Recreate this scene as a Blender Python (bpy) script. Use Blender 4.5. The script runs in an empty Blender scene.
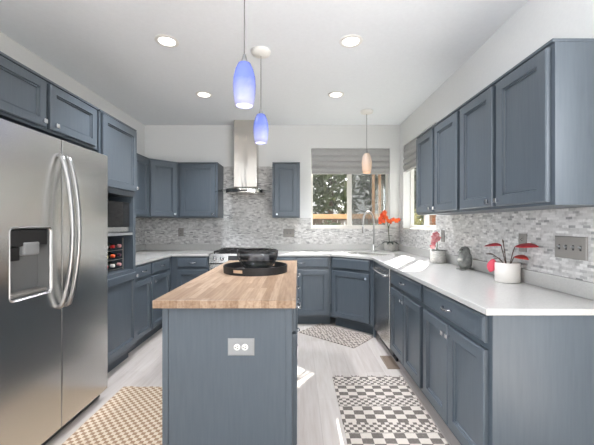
import bpy, bmesh, math, random
from mathutils import Matrix, Vector
random.seed(7)
S = bpy.context.scene
C = S.collection
PI = math.pi

# ------------------------------------------------------------------ camera, world, sun, exposure
cd = bpy.data.cameras.new('camera'); cam = bpy.data.objects.new('camera', cd); C.objects.link(cam)
cam.location = (0, 0, 1.293); cam.rotation_euler = (PI/2, 0, 0)
cd.sensor_width = 36; cd.lens = 325/594*36
cd.shift_x = -1/594; cd.shift_y = 1.5/594; cd.clip_start = .02
S.camera = cam
S.view_settings.view_transform = 'Standard'; S.view_settings.look = 'None'
S.view_settings.gamma = 1; S.view_settings.use_curve_mapping = False
S.view_settings.exposure = 0.43
W = bpy.data.worlds.new('world'); S.world = W; W.use_nodes = True
bg = W.node_tree.nodes['Background']
bg.inputs[0].default_value = (1, 1, 1, 1); bg.inputs[1].default_value = .7
sd = bpy.data.lights.new('sun', 'SUN'); sun = bpy.data.objects.new('sun', sd); C.objects.link(sun)
sd.energy = 38; sd.angle = .009; sd.color = (1, .98, .95)
sun.location = (5, 10, 9)
sun.rotation_euler = Vector((-.566, -1, -.90)).to_track_quat('-Z', 'Y').to_euler()

def fill_lamp(name, loc, rot, sx, sy, e, col, spread=PI):  # area lamp added out of view to brighten the room
    ad = bpy.data.lights.new(name, 'AREA'); al = bpy.data.objects.new(name, ad); C.objects.link(al)
    ad.shape = 'RECTANGLE'; ad.size = sx; ad.size_y = sy; ad.energy = e; ad.color = col; ad.spread = spread
    al.location = loc; al.rotation_euler = rot
E_RIGHT, E_LEFT, E_REAR, E_DOWN, E_PEND, E_UP, E_NEAR = 0, 205, 0, 88, .4, 40, 9
fill_lamp('right_fill_lamp', (3.1, -.1, 1.3), (PI/2, 0, PI/2+.35), 2.6, 2.1, E_RIGHT, (.95, .99, 1.06))  # added fill at right, no window known there; switched off
fill_lamp('left_fill_lamp', (-3.9, -.1, 1.3), (PI/2, 0, -PI/2-.35), 2.6, 2.1, E_LEFT, (.95, .99, 1.06))  # unseen fill added at left, standing in for an adjoining room's daylight
fill_lamp('rear_fill_lamp', (-.3, -2.1, .95), (PI/2+.85, 0, 0), 4.2, 2.0, E_REAR, (.95, .99, 1.06))  # added lamp behind the camera, tilted up at the ceiling; switched off
fill_lamp('upward_fill_lamp', (-.4, -3.3, .03), (PI-.12, 0, 0), 5.0, 3.4, E_UP, (.95, .99, 1.05))  # unseen lamp facing up, standing in for bounce off a sunlit floor
fill_lamp('high_fill_lamp', (2.4, -.9, 2.1), (PI/2-.12, 0, .42), 1.2, .8, E_NEAR, (.95, .99, 1.06), 1.1)  # added narrow fill aimed at the near right cabinet end, not a window

# ------------------------------------------------------------------ materials
def lin(c):
    return tuple(((v/255)/12.92 if v/255 <= .04045 else ((v/255+.055)/1.055)**2.4) for v in c) + (1,)
def mat(name, rgb, rough=.5, metal=0, **kw):
    m = bpy.data.materials.new(name); m.use_nodes = True
    b = m.node_tree.nodes['Principled BSDF']
    b.inputs['Base Color'].default_value = lin(rgb)
    b.inputs['Roughness'].default_value = rough; b.inputs['Metallic'].default_value = metal
    for k, v in kw.items(): b.inputs[k].default_value = v
    return m
def N(m, t, **kw):
    n = m.node_tree.nodes.new(t)
    for k, v in kw.items(): setattr(n, k, v)
    return n
def L(m, a, b): m.node_tree.links.new(a, b)
def bsdf(m): return m.node_tree.nodes['Principled BSDF']
def coords(m, scale=(1, 1, 1), rot=(0, 0, 0), kind='Object'):
    t = N(m, 'ShaderNodeTexCoord'); mp = N(m, 'ShaderNodeMapping')
    mp.inputs['Scale'].default_value = scale; mp.inputs['Rotation'].default_value = rot
    L(m, t.outputs[kind], mp.inputs[0]); return mp.outputs[0]
def noise_col(m, c1, c2, scale=(1, 1, 1), nscale=5, detail=4, lo=.3, hi=.7, bump=0, dist=.002):
    v = coords(m, scale); n = N(m, 'ShaderNodeTexNoise'); n.inputs['Scale'].default_value = nscale
    n.inputs['Detail'].default_value = detail; L(m, v, n.inputs['Vector'])
    r = N(m, 'ShaderNodeValToRGB'); r.color_ramp.elements[0].position = lo; r.color_ramp.elements[1].position = hi
    r.color_ramp.elements[0].color = lin(c1); r.color_ramp.elements[1].color = lin(c2)
    L(m, n.outputs['Fac'], r.inputs[0]); L(m, r.outputs[0], bsdf(m).inputs['Base Color'])
    if bump:
        b = N(m, 'ShaderNodeBump'); b.inputs['Strength'].default_value = bump; b.inputs['Distance'].default_value = dist
        L(m, n.outputs['Fac'], b.inputs['Height']); L(m, b.outputs[0], bsdf(m).inputs['Normal'])
    return n
def mth(m, op, a, b=None, c=None):
    n = N(m, 'ShaderNodeMath', operation=op)
    for i, v in enumerate((a, b, c)):
        if v is None: continue
        if isinstance(v, (int, float)): n.inputs[i].default_value = v
        else: L(m, v, n.inputs[i])
    return n.outputs[0]

M = {}
M['wall'] = mat('wall_paint', (221, 219, 214), .8); noise_col(M['wall'], (220, 221, 220), (223, 224, 223), nscale=60, bump=.05)
M['ceiling'] = mat('ceiling_paint', (243, 243, 243), .9); noise_col(M['ceiling'], (237, 241, 245), (240, 244, 248), nscale=40, bump=.08)
M['blue'] = mat('blue_grey_paint', (82, 89, 97), .36)
noise_col(M['blue'], (76, 85, 93), (82, 91, 99), scale=(14, 14, .9), nscale=6, detail=5, bump=.05, dist=.0008)
M['toe'] = mat('toe_kick_paint', (72, 82, 91), .5)
M['counter'] = mat('grey_quartz', (186, 185, 182), .22); noise_col(M['counter'], (182, 181, 178), (190, 189, 186), nscale=120, detail=3)
M['chrome'] = mat('chrome', (225, 225, 228), .12, 1)
M['steel'] = mat('stainless_steel', (214, 214, 212), .3, 1)
def brushed(m, sc):
    v = coords(m, sc); n = N(m, 'ShaderNodeTexNoise'); n.inputs['Scale'].default_value = 4; n.inputs['Detail'].default_value = 6
    L(m, v, n.inputs['Vector'])
    r = N(m, 'ShaderNodeMapRange'); r.inputs['To Min'].default_value = .235; r.inputs['To Max'].default_value = .285
    L(m, n.outputs['Fac'], r.inputs['Value']); L(m, r.outputs[0], bsdf(m).inputs['Roughness'])
brushed(M['steel'], (.12, .12, 110))
M['satin'] = mat('satin_steel', (176, 176, 176), .28, 1)
M['hoodsteel'] = mat('hood_steel', (205, 200, 192), .22, 1)
vv = coords(M['hoodsteel'], (5, 5, .8)); hn = N(M['hoodsteel'], 'ShaderNodeTexNoise'); hn.inputs['Scale'].default_value = 1.3; L(M['hoodsteel'], vv, hn.inputs['Vector'])
hbp = N(M['hoodsteel'], 'ShaderNodeBump'); hbp.inputs['Strength'].default_value = .8; hbp.inputs['Distance'].default_value = .03; L(M['hoodsteel'], hn.outputs['Fac'], hbp.inputs['Height']); L(M['hoodsteel'], hbp.outputs[0], bsdf(M['hoodsteel']).inputs['Normal'])
M['pewter'] = mat('pewter_plate', (142, 139, 135), .5, .25)
M['silver'] = mat('satin_plate', (150, 152, 153), .4, .3)
M['dark'] = mat('black_plastic', (22, 22, 24), .35)
M['darkgap'] = mat('dark_grey_metal', (60, 62, 64), .5, .3)
M['blackglass'] = mat('black_glass', (10, 10, 12), .06)
M['iron'] = mat('cast_iron', (24, 24, 25), .6)
M['white'] = mat('white_plastic', (235, 234, 230), .4)
M['frame'] = mat('white_vinyl', (212, 209, 203), .45)
M['tray'] = mat('black_tray', (30, 30, 31), .5)
M['cord'] = mat('grey_cord', (120, 120, 122), .5)
M['shadecloth'] = mat('grey_shade_cloth', (165, 165, 164), .9)
noise_col(M['shadecloth'], (156, 156, 156), (174, 174, 172), scale=(6, 6, 90), nscale=3)
M['stone'] = mat('grey_soapstone', (118, 119, 116), .55); noise_col(M['stone'], (98, 100, 97), (136, 137, 133), nscale=35, bump=.3)
M['palestone'] = mat('pale_stone', (184, 182, 176), .5)
M['potwhite'] = mat('white_ceramic', (226, 222, 216), .3)
M['potgrey'] = mat('speckled_grey_ceramic', (190, 187, 182), .6); noise_col(M['potgrey'], (160, 158, 154), (205, 202, 197), scale=(1, 1, 3), nscale=45, bump=.3)
M['soil'] = mat('dark_soil', (60, 48, 40), .9)
M['redleaf'] = mat('red_leaf', (186, 40, 56), .4); noise_col(M['redleaf'], (168, 30, 44), (205, 62, 74), nscale=18)
M['redleaf2'] = mat('orange_red_leaf', (178, 58, 48), .45)
M['pinkleaf'] = mat('pink_leaf', (222, 82, 104), .4)
M['pinkflower'] = mat('pink_flower', (216, 96, 110), .5); noise_col(M['pinkflower'], (200, 60, 80), (238, 190, 188), nscale=25)
M['stem'] = mat('brown_stem', (92, 72, 62), .6)
M['greenstem'] = mat('green_stem', (84, 92, 60), .5)
M['darkleaf'] = mat('dark_green_leaf', (42, 54, 48), .35)
M['orange'] = mat('orange_petal', (236, 84, 34), .45); noise_col(M['orange'], (222, 58, 22), (250, 120, 50), nscale=22)
M['bark'] = mat('bark', (88, 76, 66), .9)
M['foliage'] = mat('dark_foliage', (52, 66, 44), .6); noise_col(M['foliage'], (44, 56, 40), (86, 98, 66), nscale=2)
M['foliage2'] = mat('yellow_green_foliage', (112, 116, 62), .6); noise_col(M['foliage2'], (90, 96, 52), (166, 160, 96), nscale=3)
M['tan'] = mat('tan_boards', (206, 160, 118), .7)
M['brown'] = mat('brown_wood', (140, 102, 82), .6); noise_col(M['brown'], (126, 90, 72), (152, 112, 92), scale=(1, 1, 12), nscale=8)
M['ground'] = mat('garden_soil', (150, 136, 112), .9); noise_col(M['ground'], (120, 112, 84), (170, 156, 130), nscale=3)
M['vent'] = mat('bronze_vent', (150, 134, 120), .5, .2)

def butcher():
    m = mat('butcher_block', (200, 160, 118), .38)
    v = coords(m)
    b = N(m, 'ShaderNodeTexBrick'); b.inputs['Scale'].default_value = 1
    b.inputs['Brick Width'].default_value = .42; b.inputs['Row Height'].default_value = .038
    b.inputs['Mortar Size'].default_value = .0006; b.inputs['Color1'].default_value = lin((138, 112, 88))
    b.inputs['Color2'].default_value = lin((174, 151, 128)); b.inputs['Mortar'].default_value = lin((136, 106, 80))
    b.offset = .37; b.inputs['Bias'].default_value = .1
    L(m, v, b.inputs['Vector'])
    v2 = coords(m, (1.2, 14, 14)); n = N(m, 'ShaderNodeTexNoise'); n.inputs['Scale'].default_value = 5; n.inputs['Detail'].default_value = 6
    L(m, v2, n.inputs['Vector'])
    mx = N(m, 'ShaderNodeMix', data_type='RGBA', blend_type='MULTIPLY'); mx.inputs[0].default_value = .55
    r = N(m, 'ShaderNodeValToRGB'); r.color_ramp.elements[0].color = lin((176, 150, 128)); r.color_ramp.elements[1].color = (1, 1, 1, 1)
    r.color_ramp.elements[0].position = .3; r.color_ramp.elements[1].position = .62
    L(m, n.outputs['Fac'], r.inputs[0]); L(m, b.outputs['Color'], mx.inputs[6]); L(m, r.outputs[0], mx.inputs[7])
    # a few small dark knots
    v3 = coords(m, (1.5, 3.1, 1)); vo = N(m, 'ShaderNodeTexVoronoi'); vo.inputs['Scale'].default_value = 2.1; L(m, v3, vo.inputs['Vector'])
    k = N(m, 'ShaderNodeMapRange'); k.inputs['From Min'].default_value = .025; k.inputs['From Max'].default_value = .06
    L(m, vo.outputs['Distance'], k.inputs['Value'])
    mk = N(m, 'ShaderNodeMix', data_type='RGBA'); L(m, k.outputs[0], mk.inputs[0]); mk.inputs[6].default_value = lin((104, 70, 50))
    L(m, mx.outputs[2], mk.inputs[7]); L(m, mk.outputs[2], bsdf(m).inputs['Base Color'])
    return m
M['butcher'] = butcher()

def tile(name, ax):
    m = mat(name, (200, 200, 198), .3)
    v0 = coords(m); sp = N(m, 'ShaderNodeSeparateXYZ'); L(m, v0, sp.inputs[0]); cb = N(m, 'ShaderNodeCombineXYZ')
    L(m, sp.outputs[ax], cb.inputs[0]); L(m, sp.outputs[2], cb.inputs[1]); v = cb.outputs[0]
    b = N(m, 'ShaderNodeTexBrick'); b.offset = .43; b.inputs['Scale'].default_value = 1
    b.inputs['Brick Width'].default_value = .045; b.inputs['Row Height'].default_value = .0155
    b.inputs['Mortar Size'].default_value = .0009; b.inputs['Bias'].default_value = 0
    b.inputs['Color1'].default_value = (0, 0, 0, 1); b.inputs['Color2'].default_value = (1, 1, 1, 1); b.inputs['Mortar'].default_value = (.5, .5, .5, 1)
    L(m, v, b.inputs['Vector'])
    r = N(m, 'ShaderNodeValToRGB'); e = r.color_ramp.elements
    e[0].position = 0; e[0].color = lin((138, 138, 138)); e[1].position = 1; e[1].color = lin((222, 221, 219))
    for p, c in ((.05, (160, 160, 159)), (.15, (182, 181, 179)), (.5, (195, 194, 192)), (.75, (205, 204, 202))):
        x = e.new(p); x.color = lin(c)
    L(m, b.outputs['Color'], r.inputs[0])
    n = N(m, 'ShaderNodeTexNoise'); n.inputs['Scale'].default_value = 28; n.inputs['Detail'].default_value = 4; L(m, v, n.inputs['Vector'])
    mx = N(m, 'ShaderNodeMix', data_type='RGBA', blend_type='MULTIPLY'); mx.inputs[0].default_value = .6
    r2 = N(m, 'ShaderNodeValToRGB'); r2.color_ramp.elements[0].position = .33; r2.color_ramp.elements[1].position = .5
    r2.color_ramp.elements[0].color = lin((196, 195, 194)); r2.color_ramp.elements[1].color = (1, 1, 1, 1)
    L(m, n.outputs['Fac'], r2.inputs[0]); L(m, r.outputs[0], mx.inputs[6]); L(m, r2.outputs[0], mx.inputs[7])
    L(m, mx.outputs[2], bsdf(m).inputs['Base Color'])
    bp = N(m, 'ShaderNodeBump'); bp.inputs['Strength'].default_value = .3; bp.inputs['Distance'].default_value = .001; bp.invert = True
    L(m, b.outputs['Fac'], bp.inputs['Height']); L(m, bp.outputs[0], bsdf(m).inputs['Normal'])
    return m
M['tile_back'] = tile('mosaic_tile_back', 0)
M['tile_side'] = tile('mosaic_tile_side', 1)

def floor_mat():
    m = mat('pale_plank_floor', (218, 211, 203), .35)
    v = coords(m, (1, 1, 1), (0, 0, PI/2))
    b = N(m, 'ShaderNodeTexBrick'); b.offset = .37; b.inputs['Scale'].default_value = 1
    b.inputs['Brick Width'].default_value = 1.2; b.inputs['Row Height'].default_value = .15; b.inputs['Mortar Size'].default_value = .0012
    b.inputs['Color1'].default_value = lin((190, 183, 178)); b.inputs['Color2'].default_value = lin((200, 194, 189)); b.inputs['Mortar'].default_value = lin((170, 163, 158))
    L(m, v, b.inputs['Vector'])
    v2 = coords(m, (10, .8, 1)); n = N(m, 'ShaderNodeTexNoise'); n.inputs['Scale'].default_value = 4; n.inputs['Detail'].default_value = 6; L(m, v2, n.inputs['Vector'])
    r = N(m, 'ShaderNodeValToRGB'); r.color_ramp.elements[0].position = .3; r.color_ramp.elements[1].position = .65
    r.color_ramp.elements[0].color = lin((238, 234, 230)); r.color_ramp.elements[1].color = (1, 1, 1, 1)
    mx = N(m, 'ShaderNodeMix', data_type='RGBA', blend_type='MULTIPLY'); mx.inputs[0].default_value = 1
    L(m, n.outputs['Fac'], r.inputs[0]); L(m, b.outputs['Color'], mx.inputs[6]); L(m, r.outputs[0], mx.inputs[7]); L(m, mx.outputs[2], bsdf(m).inputs['Base Color'])
    return m
M['floor'] = floor_mat()

def rug_mat(name, c1, c2, bands, small, large, soft=0):
    """checks; bands=(period, share of small checks) or None for one size throughout"""
    m = mat(name, c1, .95)
    v = coords(m); sp = N(m, 'ShaderNodeSeparateXYZ'); L(m, v, sp.inputs[0]); x, y = sp.outputs[0], sp.outputs[1]
    def check(sx, sy, oy=0):
        a = mth(m, 'FLOOR', mth(m, 'DIVIDE', x, sx)); b = mth(m, 'FLOOR', mth(m, 'DIVIDE', mth(m, 'ADD', y, oy), sy))
        return mth(m, 'FLOORED_MODULO', mth(m, 'ADD', a, b), 2)
    f = check(*small)
    if bands:
        per, sh = bands
        t = mth(m, 'FLOORED_MODULO', mth(m, 'SUBTRACT', y, .10), per); ins = mth(m, 'LESS_THAN', t, per*sh)
        g = check(*large)
        f = mth(m, 'ADD', mth(m, 'MULTIPLY', f, ins), mth(m, 'MULTIPLY', g, mth(m, 'SUBTRACT', 1, ins)))
    n = N(m, 'ShaderNodeTexNoise'); n.inputs['Scale'].default_value = 90; L(m, v, n.inputs['Vector'])
    f = mth(m, 'MULTIPLY_ADD', mth(m, 'SUBTRACT', n.outputs['Fac'], .5), .5, f)
    cl = N(m, 'ShaderNodeClamp'); L(m, f, cl.inputs[0])
    mx = N(m, 'ShaderNodeMix', data_type='RGBA'); L(m, cl.outputs[0], mx.inputs[0]); mx.inputs[6].default_value = lin(c1); mx.inputs[7].default_value = lin(c2)
    L(m, mx.outputs[2], bsdf(m).inputs['Base Color'])
    b = N(m, 'ShaderNodeBump'); b.inputs['Strength'].default_value = .4; b.inputs['Distance'].default_value = .003
    L(m, n.outputs['Fac'], b.inputs['Height']); L(m, b.outputs[0], bsdf(m).inputs['Normal'])
    return m
M['rug_dark'] = rug_mat('charcoal_cream_weave', (204, 196, 186), (104, 97, 92), (.30, .35), (.026, .026), (.068, .049))
M['rug_tan'] = rug_mat('tan_check_weave', (208, 193, 172), (150, 122, 98), None, (.026, .026), None)
M['rug_sink'] = rug_mat('grey_check_weave', (186, 176, 166), (112, 103, 98), (.16, .45), (.022, .02), (.05, .03))

def glow(name, top, bot, z0, z1, s, rough=.25, swirl=0):
    m = mat(name, top, rough); b = bsdf(m)
    v = coords(m); sp = N(m, 'ShaderNodeSeparateXYZ'); L(m, v, sp.inputs[0])
    n = N(m, 'ShaderNodeTexNoise'); n.inputs['Scale'].default_value = 9; n.inputs['Distortion'].default_value = 1.5; L(m, v, n.inputs['Vector'])
    z = mth(m, 'MULTIPLY_ADD', mth(m, 'SUBTRACT', n.outputs['Fac'], .5), swirl, sp.outputs[2])
    r = N(m, 'ShaderNodeMapRange'); r.inputs['From Min'].default_value = z0; r.inputs['From Max'].default_value = z1; L(m, z, r.inputs['Value'])
    mx = N(m, 'ShaderNodeMix', data_type='RGBA'); L(m, r.outputs[0], mx.inputs[0]); mx.inputs[6].default_value = lin(bot); mx.inputs[7].default_value = lin(top)
    L(m, mx.outputs[2], b.inputs['Base Color']); L(m, mx.outputs[2], b.inputs['Emission Color']); b.inputs['Emission Strength'].default_value = s
    return m
M['blueglass'] = glow('lit_blue_glass', (112, 128, 208), (180, 182, 214), -.26, -.10, .11, swirl=.08)
M['warmglass'] = glow('lit_white_glass', (192, 172, 156), (206, 172, 146), -.26, -.1, .1)
M['lens'] = mat('lit_lens', (255, 250, 240), .5); bsdf(M['lens']).inputs['Emission Color'].default_value = (1, .95, .88, 1); bsdf(M['lens']).inputs['Emission Strength'].default_value = 3

def clear(name, tint, fac, rough=.02):
    m = bpy.data.materials.new(name); m.use_nodes = True; nt = m.node_tree; nt.nodes.remove(nt.nodes['Principled BSDF'])
    o = nt.nodes['Material Output']; t = N(m, 'ShaderNodeBsdfTransparent'); t.inputs[0].default_value = tint
    g = N(m, 'ShaderNodeBsdfGlossy'); g.inputs['Roughness'].default_value = rough; mx = N(m, 'ShaderNodeMixShader')
    lw = N(m, 'ShaderNodeLayerWeight')
    L(m, mth(m, 'MULTIPLY_ADD', mth(m, 'POWER', lw.outputs['Facing'], 4), .6*fac, .04*fac), mx.inputs[0]); L(m, t.outputs[0], mx.inputs[1]); L(m, g.outputs[0], mx.inputs[2]); L(m, mx.outputs[0], o.inputs[0])
    return m
M['pane'] = clear('window_glass', (.97, .98, .97, 1), .6)
M['smoke'] = clear('smoked_glass', (.6, .6, .61, 1), 1)
M['visor'] = clear('hood_glass', (.72, .76, .75, 1), 1)
def screen_mat():
    m = bpy.data.materials.new('insect_screen'); m.use_nodes = True; nt = m.node_tree; nt.nodes.remove(nt.nodes['Principled BSDF'])
    t = N(m, 'ShaderNodeBsdfTransparent'); d = N(m, 'ShaderNodeBsdfDiffuse'); d.inputs[0].default_value = lin((118, 119, 120)); mx = N(m, 'ShaderNodeMixShader')
    mx.inputs[0].default_value = .45; L(m, t.outputs[0], mx.inputs[1]); L(m, d.outputs[0], mx.inputs[2]); L(m, mx.outputs[0], nt.nodes['Material Output'].inputs[0]); return m
M['screen'] = screen_mat()

# ------------------------------------------------------------------ mesh helpers
class MB:
    def __init__(s): s.bm = bmesh.new()
    def box(s, x0, x1, y0, y1, z0, z1):
        v = [s.bm.verts.new(p) for p in ((x0,y0,z0),(x1,y0,z0),(x1,y1,z0),(x0,y1,z0),(x0,y0,z1),(x1,y0,z1),(x1,y1,z1),(x0,y1,z1))]
        for f in ((0,3,2,1),(4,5,6,7),(0,1,5,4),(1,2,6,5),(2,3,7,6),(3,0,4,7)): s.bm.faces.new([v[i] for i in f])
        return s
    def prism(s, pts, z0, z1):                      # polygon in x,y, counter-clockwise
        a = [s.bm.verts.new((x, y, z0)) for x, y in pts]; b = [s.bm.verts.new((x, y, z1)) for x, y in pts]
        n = len(pts); s.bm.faces.new(list(reversed(a))); s.bm.faces.new(b)
        for i in range(n): s.bm.faces.new((a[i], a[(i+1) % n], b[(i+1) % n], b[i]))
        return s
    def rings(s, rs, cap0=True, cap1=True, close=True):
        R = [[s.bm.verts.new(p) for p in r] for r in rs]; n = len(R[0])
        for a, b in zip(R, R[1:]):
            for i in range(n if close else n-1): s.bm.faces.new((a[i], a[(i+1) % n], b[(i+1) % n], b[i]))
        if cap0: s.bm.faces.new(list(reversed(R[0])))
        if cap1: s.bm.faces.new(R[-1])
        return s
    def lathe(s, prof, n=24, o=(0,0,0), sx=1, sy=1, cap0=False, cap1=False, axis='z'):
        rs = []
        for r, z in prof:
            ring = []
            for i in range(n):
                a = 2*PI*i/n; p = (r*math.cos(a)*sx, r*math.sin(a)*sy, z)
                if axis == 'x': p = (z, p[0], p[1])
                if axis == 'y': p = (p[1], z, p[0])
                ring.append((p[0]+o[0], p[1]+o[1], p[2]+o[2]))
            rs.append(ring)
        return s.rings(rs, cap0, cap1)
    def tube(s, pts, r, n=8, caps=True):
        P = [Vector(p) for p in pts]; rr = r if isinstance(r, (list, tuple)) else [r]*len(P); rs = []; u = None
        for i, p in enumerate(P):
            t = (P[min(i+1, len(P)-1)] - P[max(i-1, 0)]).normalized()
            if u is None: u = t.orthogonal().normalized()
            u = (u - t*u.dot(t)).normalized(); w = t.cross(u)
            rs.append([p + (u*math.cos(2*PI*k/n) + w*math.sin(2*PI*k/n))*rr[i] for k in range(n)])
        return s.rings(rs, caps, caps)
    def ell(s, c, r, n=16, rot=None):
        mtx = Matrix.Translation(c) @ (rot or Matrix()) @ Matrix.Diagonal((r[0], r[1], r[2], 1))
        bmesh.ops.create_uvsphere(s.bm, u_segments=n, v_segments=max(6, n//2), radius=1, matrix=mtx); return s
    def quad(s, pts): s.bm.faces.new([s.bm.verts.new(p) for p in pts]); return s
    def leaf(s, base, d, length, width, droop=.3, n=6, up=(0, 0, 1)):
        d = Vector(d).normalized(); up = Vector(up); side = d.cross(up).normalized(); nrm = side.cross(d).normalized(); b = Vector(base); rows = []
        for i in range(n+1):
            t = i/n; w = width*.5*math.sin(PI*min(1, t*.93+.05))**.8; c = b + d*length*t - Vector((0, 0, 1))*droop*length*t*t
            rows.append([s.bm.verts.new(c - side*w + nrm*w*.25), s.bm.verts.new(c), s.bm.verts.new(c + side*w + nrm*w*.25)])
        for a, c in zip(rows, rows[1:]):
            for k in (0, 1): s.bm.faces.new((a[k], a[k+1], c[k+1], c[k]))
        return s
    def build(s, name, m, parent=None, bevel=0, smooth=False, solid=0, world=None, loc=None):
        bmesh.ops.recalc_face_normals(s.bm, faces=s.bm.faces[:])
        if world is not None: s.bm.transform(world.inverted())
        me = bpy.data.meshes.new(name); s.bm.to_mesh(me); s.bm.free(); me.materials.append(M[m] if isinstance(m, str) else m)
        if smooth:
            for p in me.polygons: p.use_smooth = True
        o = bpy.data.objects.new(name, me); C.objects.link(o)
        if parent: o.parent = parent
        if loc: o.location = loc
        if solid: q = o.modifiers.new('thickness', 'SOLIDIFY'); q.thickness = solid; q.offset = 0
        if bevel: q = o.modifiers.new('bevel', 'BEVEL'); q.width = bevel; q.segments = 2; q.limit_method = 'ANGLE'; q.harden_normals = False
        return o
def thing(name, label, cat, loc=(0,0,0), rz=0, group=None):
    o = bpy.data.objects.new(name, None); C.objects.link(o); o.location = loc; o.rotation_euler = (0, 0, rz); o.empty_display_size = .1
    return tag(o, label, cat, group)
def tag(o, label, cat, group=None):
    o['label'] = label; o['category'] = cat
    if group: o['group'] = group
    return o
def struct(o): o['kind'] = 'structure'; return o
def MW(o): return Matrix.Translation(o.location) @ Matrix.Rotation(o.rotation_euler.z, 4, 'Z')
def kids(o): return [c for c in bpy.data.objects if c.parent == o]
def dup(root, loc, label=None):
    r = root.copy(); C.objects.link(r); r.location = loc
    if label: r['label'] = label
    for ch in kids(root):
        c = ch.copy(); C.objects.link(c); c.parent = r
        for g in kids(ch):
            d = g.copy(); C.objects.link(d); d.parent = c
    return r

# ------------------------------------------------------------------ room shell
XL, XR, YB, H = -2.24, 1.49, 4.75, 2.74
YR, YL = .95, .75          # the room opens to its neighbours nearer than this
struct(MB().box(XL-.15, XR+.15, YL, YB+.15, -.12, 0).box(-4.4, 2.9, -5.6, YL, -.12, 0).build('floor', 'floor'))
struct(MB().box(XL-.15, XR+.15, YL, YB+.15, H, H+.12).box(-4.4, 2.9, -5.6, YL, H, H+.12).build('ceiling', 'ceiling'))
struct(MB().box(XL-.15, XL, YL, YB+.15, 0, H).build('wall_left', 'wall'))
WX0, WX1, WZ0, WZ1 = .19, 1.345, 1.235, 2.40          # back window opening
RY0, RY1 = 3.50, 4.60                                # right window opening
struct(MB().box(XL, WX0, YB, YB+.15, 0, H).box(WX1, XR+.15, YB, YB+.15, 0, H).box(WX0, WX1, YB, YB+.15, 0, WZ0).box(WX0, WX1, YB, YB+.15, WZ1, H).build('wall_back', 'wall'))
struct(MB().box(XR, XR+.15, YR, RY0, 0, H).box(XR, XR+.15, RY1, YB, 0, H).box(XR, XR+.15, RY0, RY1, 0, WZ0).box(XR, XR+.15, RY0, RY1, WZ1, H).build('wall_right', 'wall'))
struct(MB().box(-4.4, 2.9, -5.75, -5.6, 0, H).build('wall_rear', 'wall'))
# mosaic tile fields, 8 mm proud of the plaster
T = .008
struct(MB().box(XL+T, WX0-.001, YB-T, YB, .88, 1.379).box(WX0-.001, XR, YB-T, YB, .88, WZ0-.012).box(WX1+.001, XR, YB-T, YB, WZ0-.012, 1.379)
       .box(-1.088, -.35, YB-T, YB, 1.379, 2.13).build('trim_1', 'tile_back'))
struct(MB().box(XR-T, XR, 1.40, RY0-.001, .88, 1.379).box(XR-T, XR, RY0-.001, YB-T, .88, WZ0-.012).box(XR-T, XR, RY1+.001, YB-T, WZ0-.012, 1.379).build('trim_2', 'tile_side'))
struct(MB().box(XL, XL+T, 3.17, YB, .88, 1.379).build('trim_3', 'tile_side'))

def window(name, w, loc, rz):
    """local: x along width, y outwards, z up; opening w by (WZ1-WZ0); screen on the second sash"""
    r = bpy.data.objects.new(name, None); C.objects.link(r); r.location = loc; r.rotation_euler = (0, 0, rz); r['kind'] = 'structure'
    h = WZ1-WZ0; y0, y1 = .095, .145; f = .028
    MB().box(0, f, y0, y1, 0, h).box(w-f, w, y0, y1, 0, h).box(f, w-f, y0, y1, 0, f+.012).box(f, w-f, y0, y1, h-f, h).build('window_frame', 'frame', r, bevel=.003)
    MB().box(w/2-.033, w/2+.033, y0-.006, y1-.01, f+.012, h-f).build('mullion', 'frame', r, bevel=.003)
    MB().box(-.0, w, -.012, y0, -.012, .001).build('window_sill', 'frame', r)
    MB().box(f, w/2-.03, .118, .122, f+.01, h-f).build('pane', 'pane', r)
    MB().box(w/2+.03, w-f, .126, .130, f+.01, h-f).build('pane', 'pane', r)
    return r
w1 = window('window_1', WX1-WX0, (WX0, YB, WZ0), 0)
MB().box((WX1-WX0)/2+.034, WX1-WX0-.03, .138, .140, .03, WZ1-WZ0-.03).build('insect_screen', 'screen', w1)
w2 = window('window_2', RY1-RY0, (XR, RY1, WZ0), -PI/2)

# ------------------------------------------------------------------ roman shades
def shade(w, loc, rz, label):
    t = thing('roman_shade', label, 'window shade', loc, rz, 'grey fabric shades over the kitchen windows')
    MB().box(.004, w-.004, .015, .075, -.045, 0).build('headrail', 'shadecloth', t, bevel=.003)
    prof = []; z = -.02
    for k in range(4):
        for q in range(6):
            prof.append((.012 - .018*math.sin(PI*q/6)*(.5+.25*k), z)); z -= .0135
    prof.append((.012, -.352)); prof.append((.05, -.352)); prof.append((.05, -.02))
    MB().rings([[(x, y, z) for y, z in prof] for x in (.006, w-.006)]).build('shade_cloth', 'shadecloth', t)
    MB().box(.006, w-.006, .0, .05, -.372, -.353).build('bottom_bar', 'shadecloth', t, bevel=.004)
shade(WX1-WX0, (WX0, YB, WZ1-.001), 0, 'wide grey fabric roman shade half lowered over the window behind the sink')
shade(RY1-RY0, (XR, RY1, WZ1-.001), -PI/2, 'grey fabric roman shade on the right wall window, partly hidden by wall cabinets')

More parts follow.
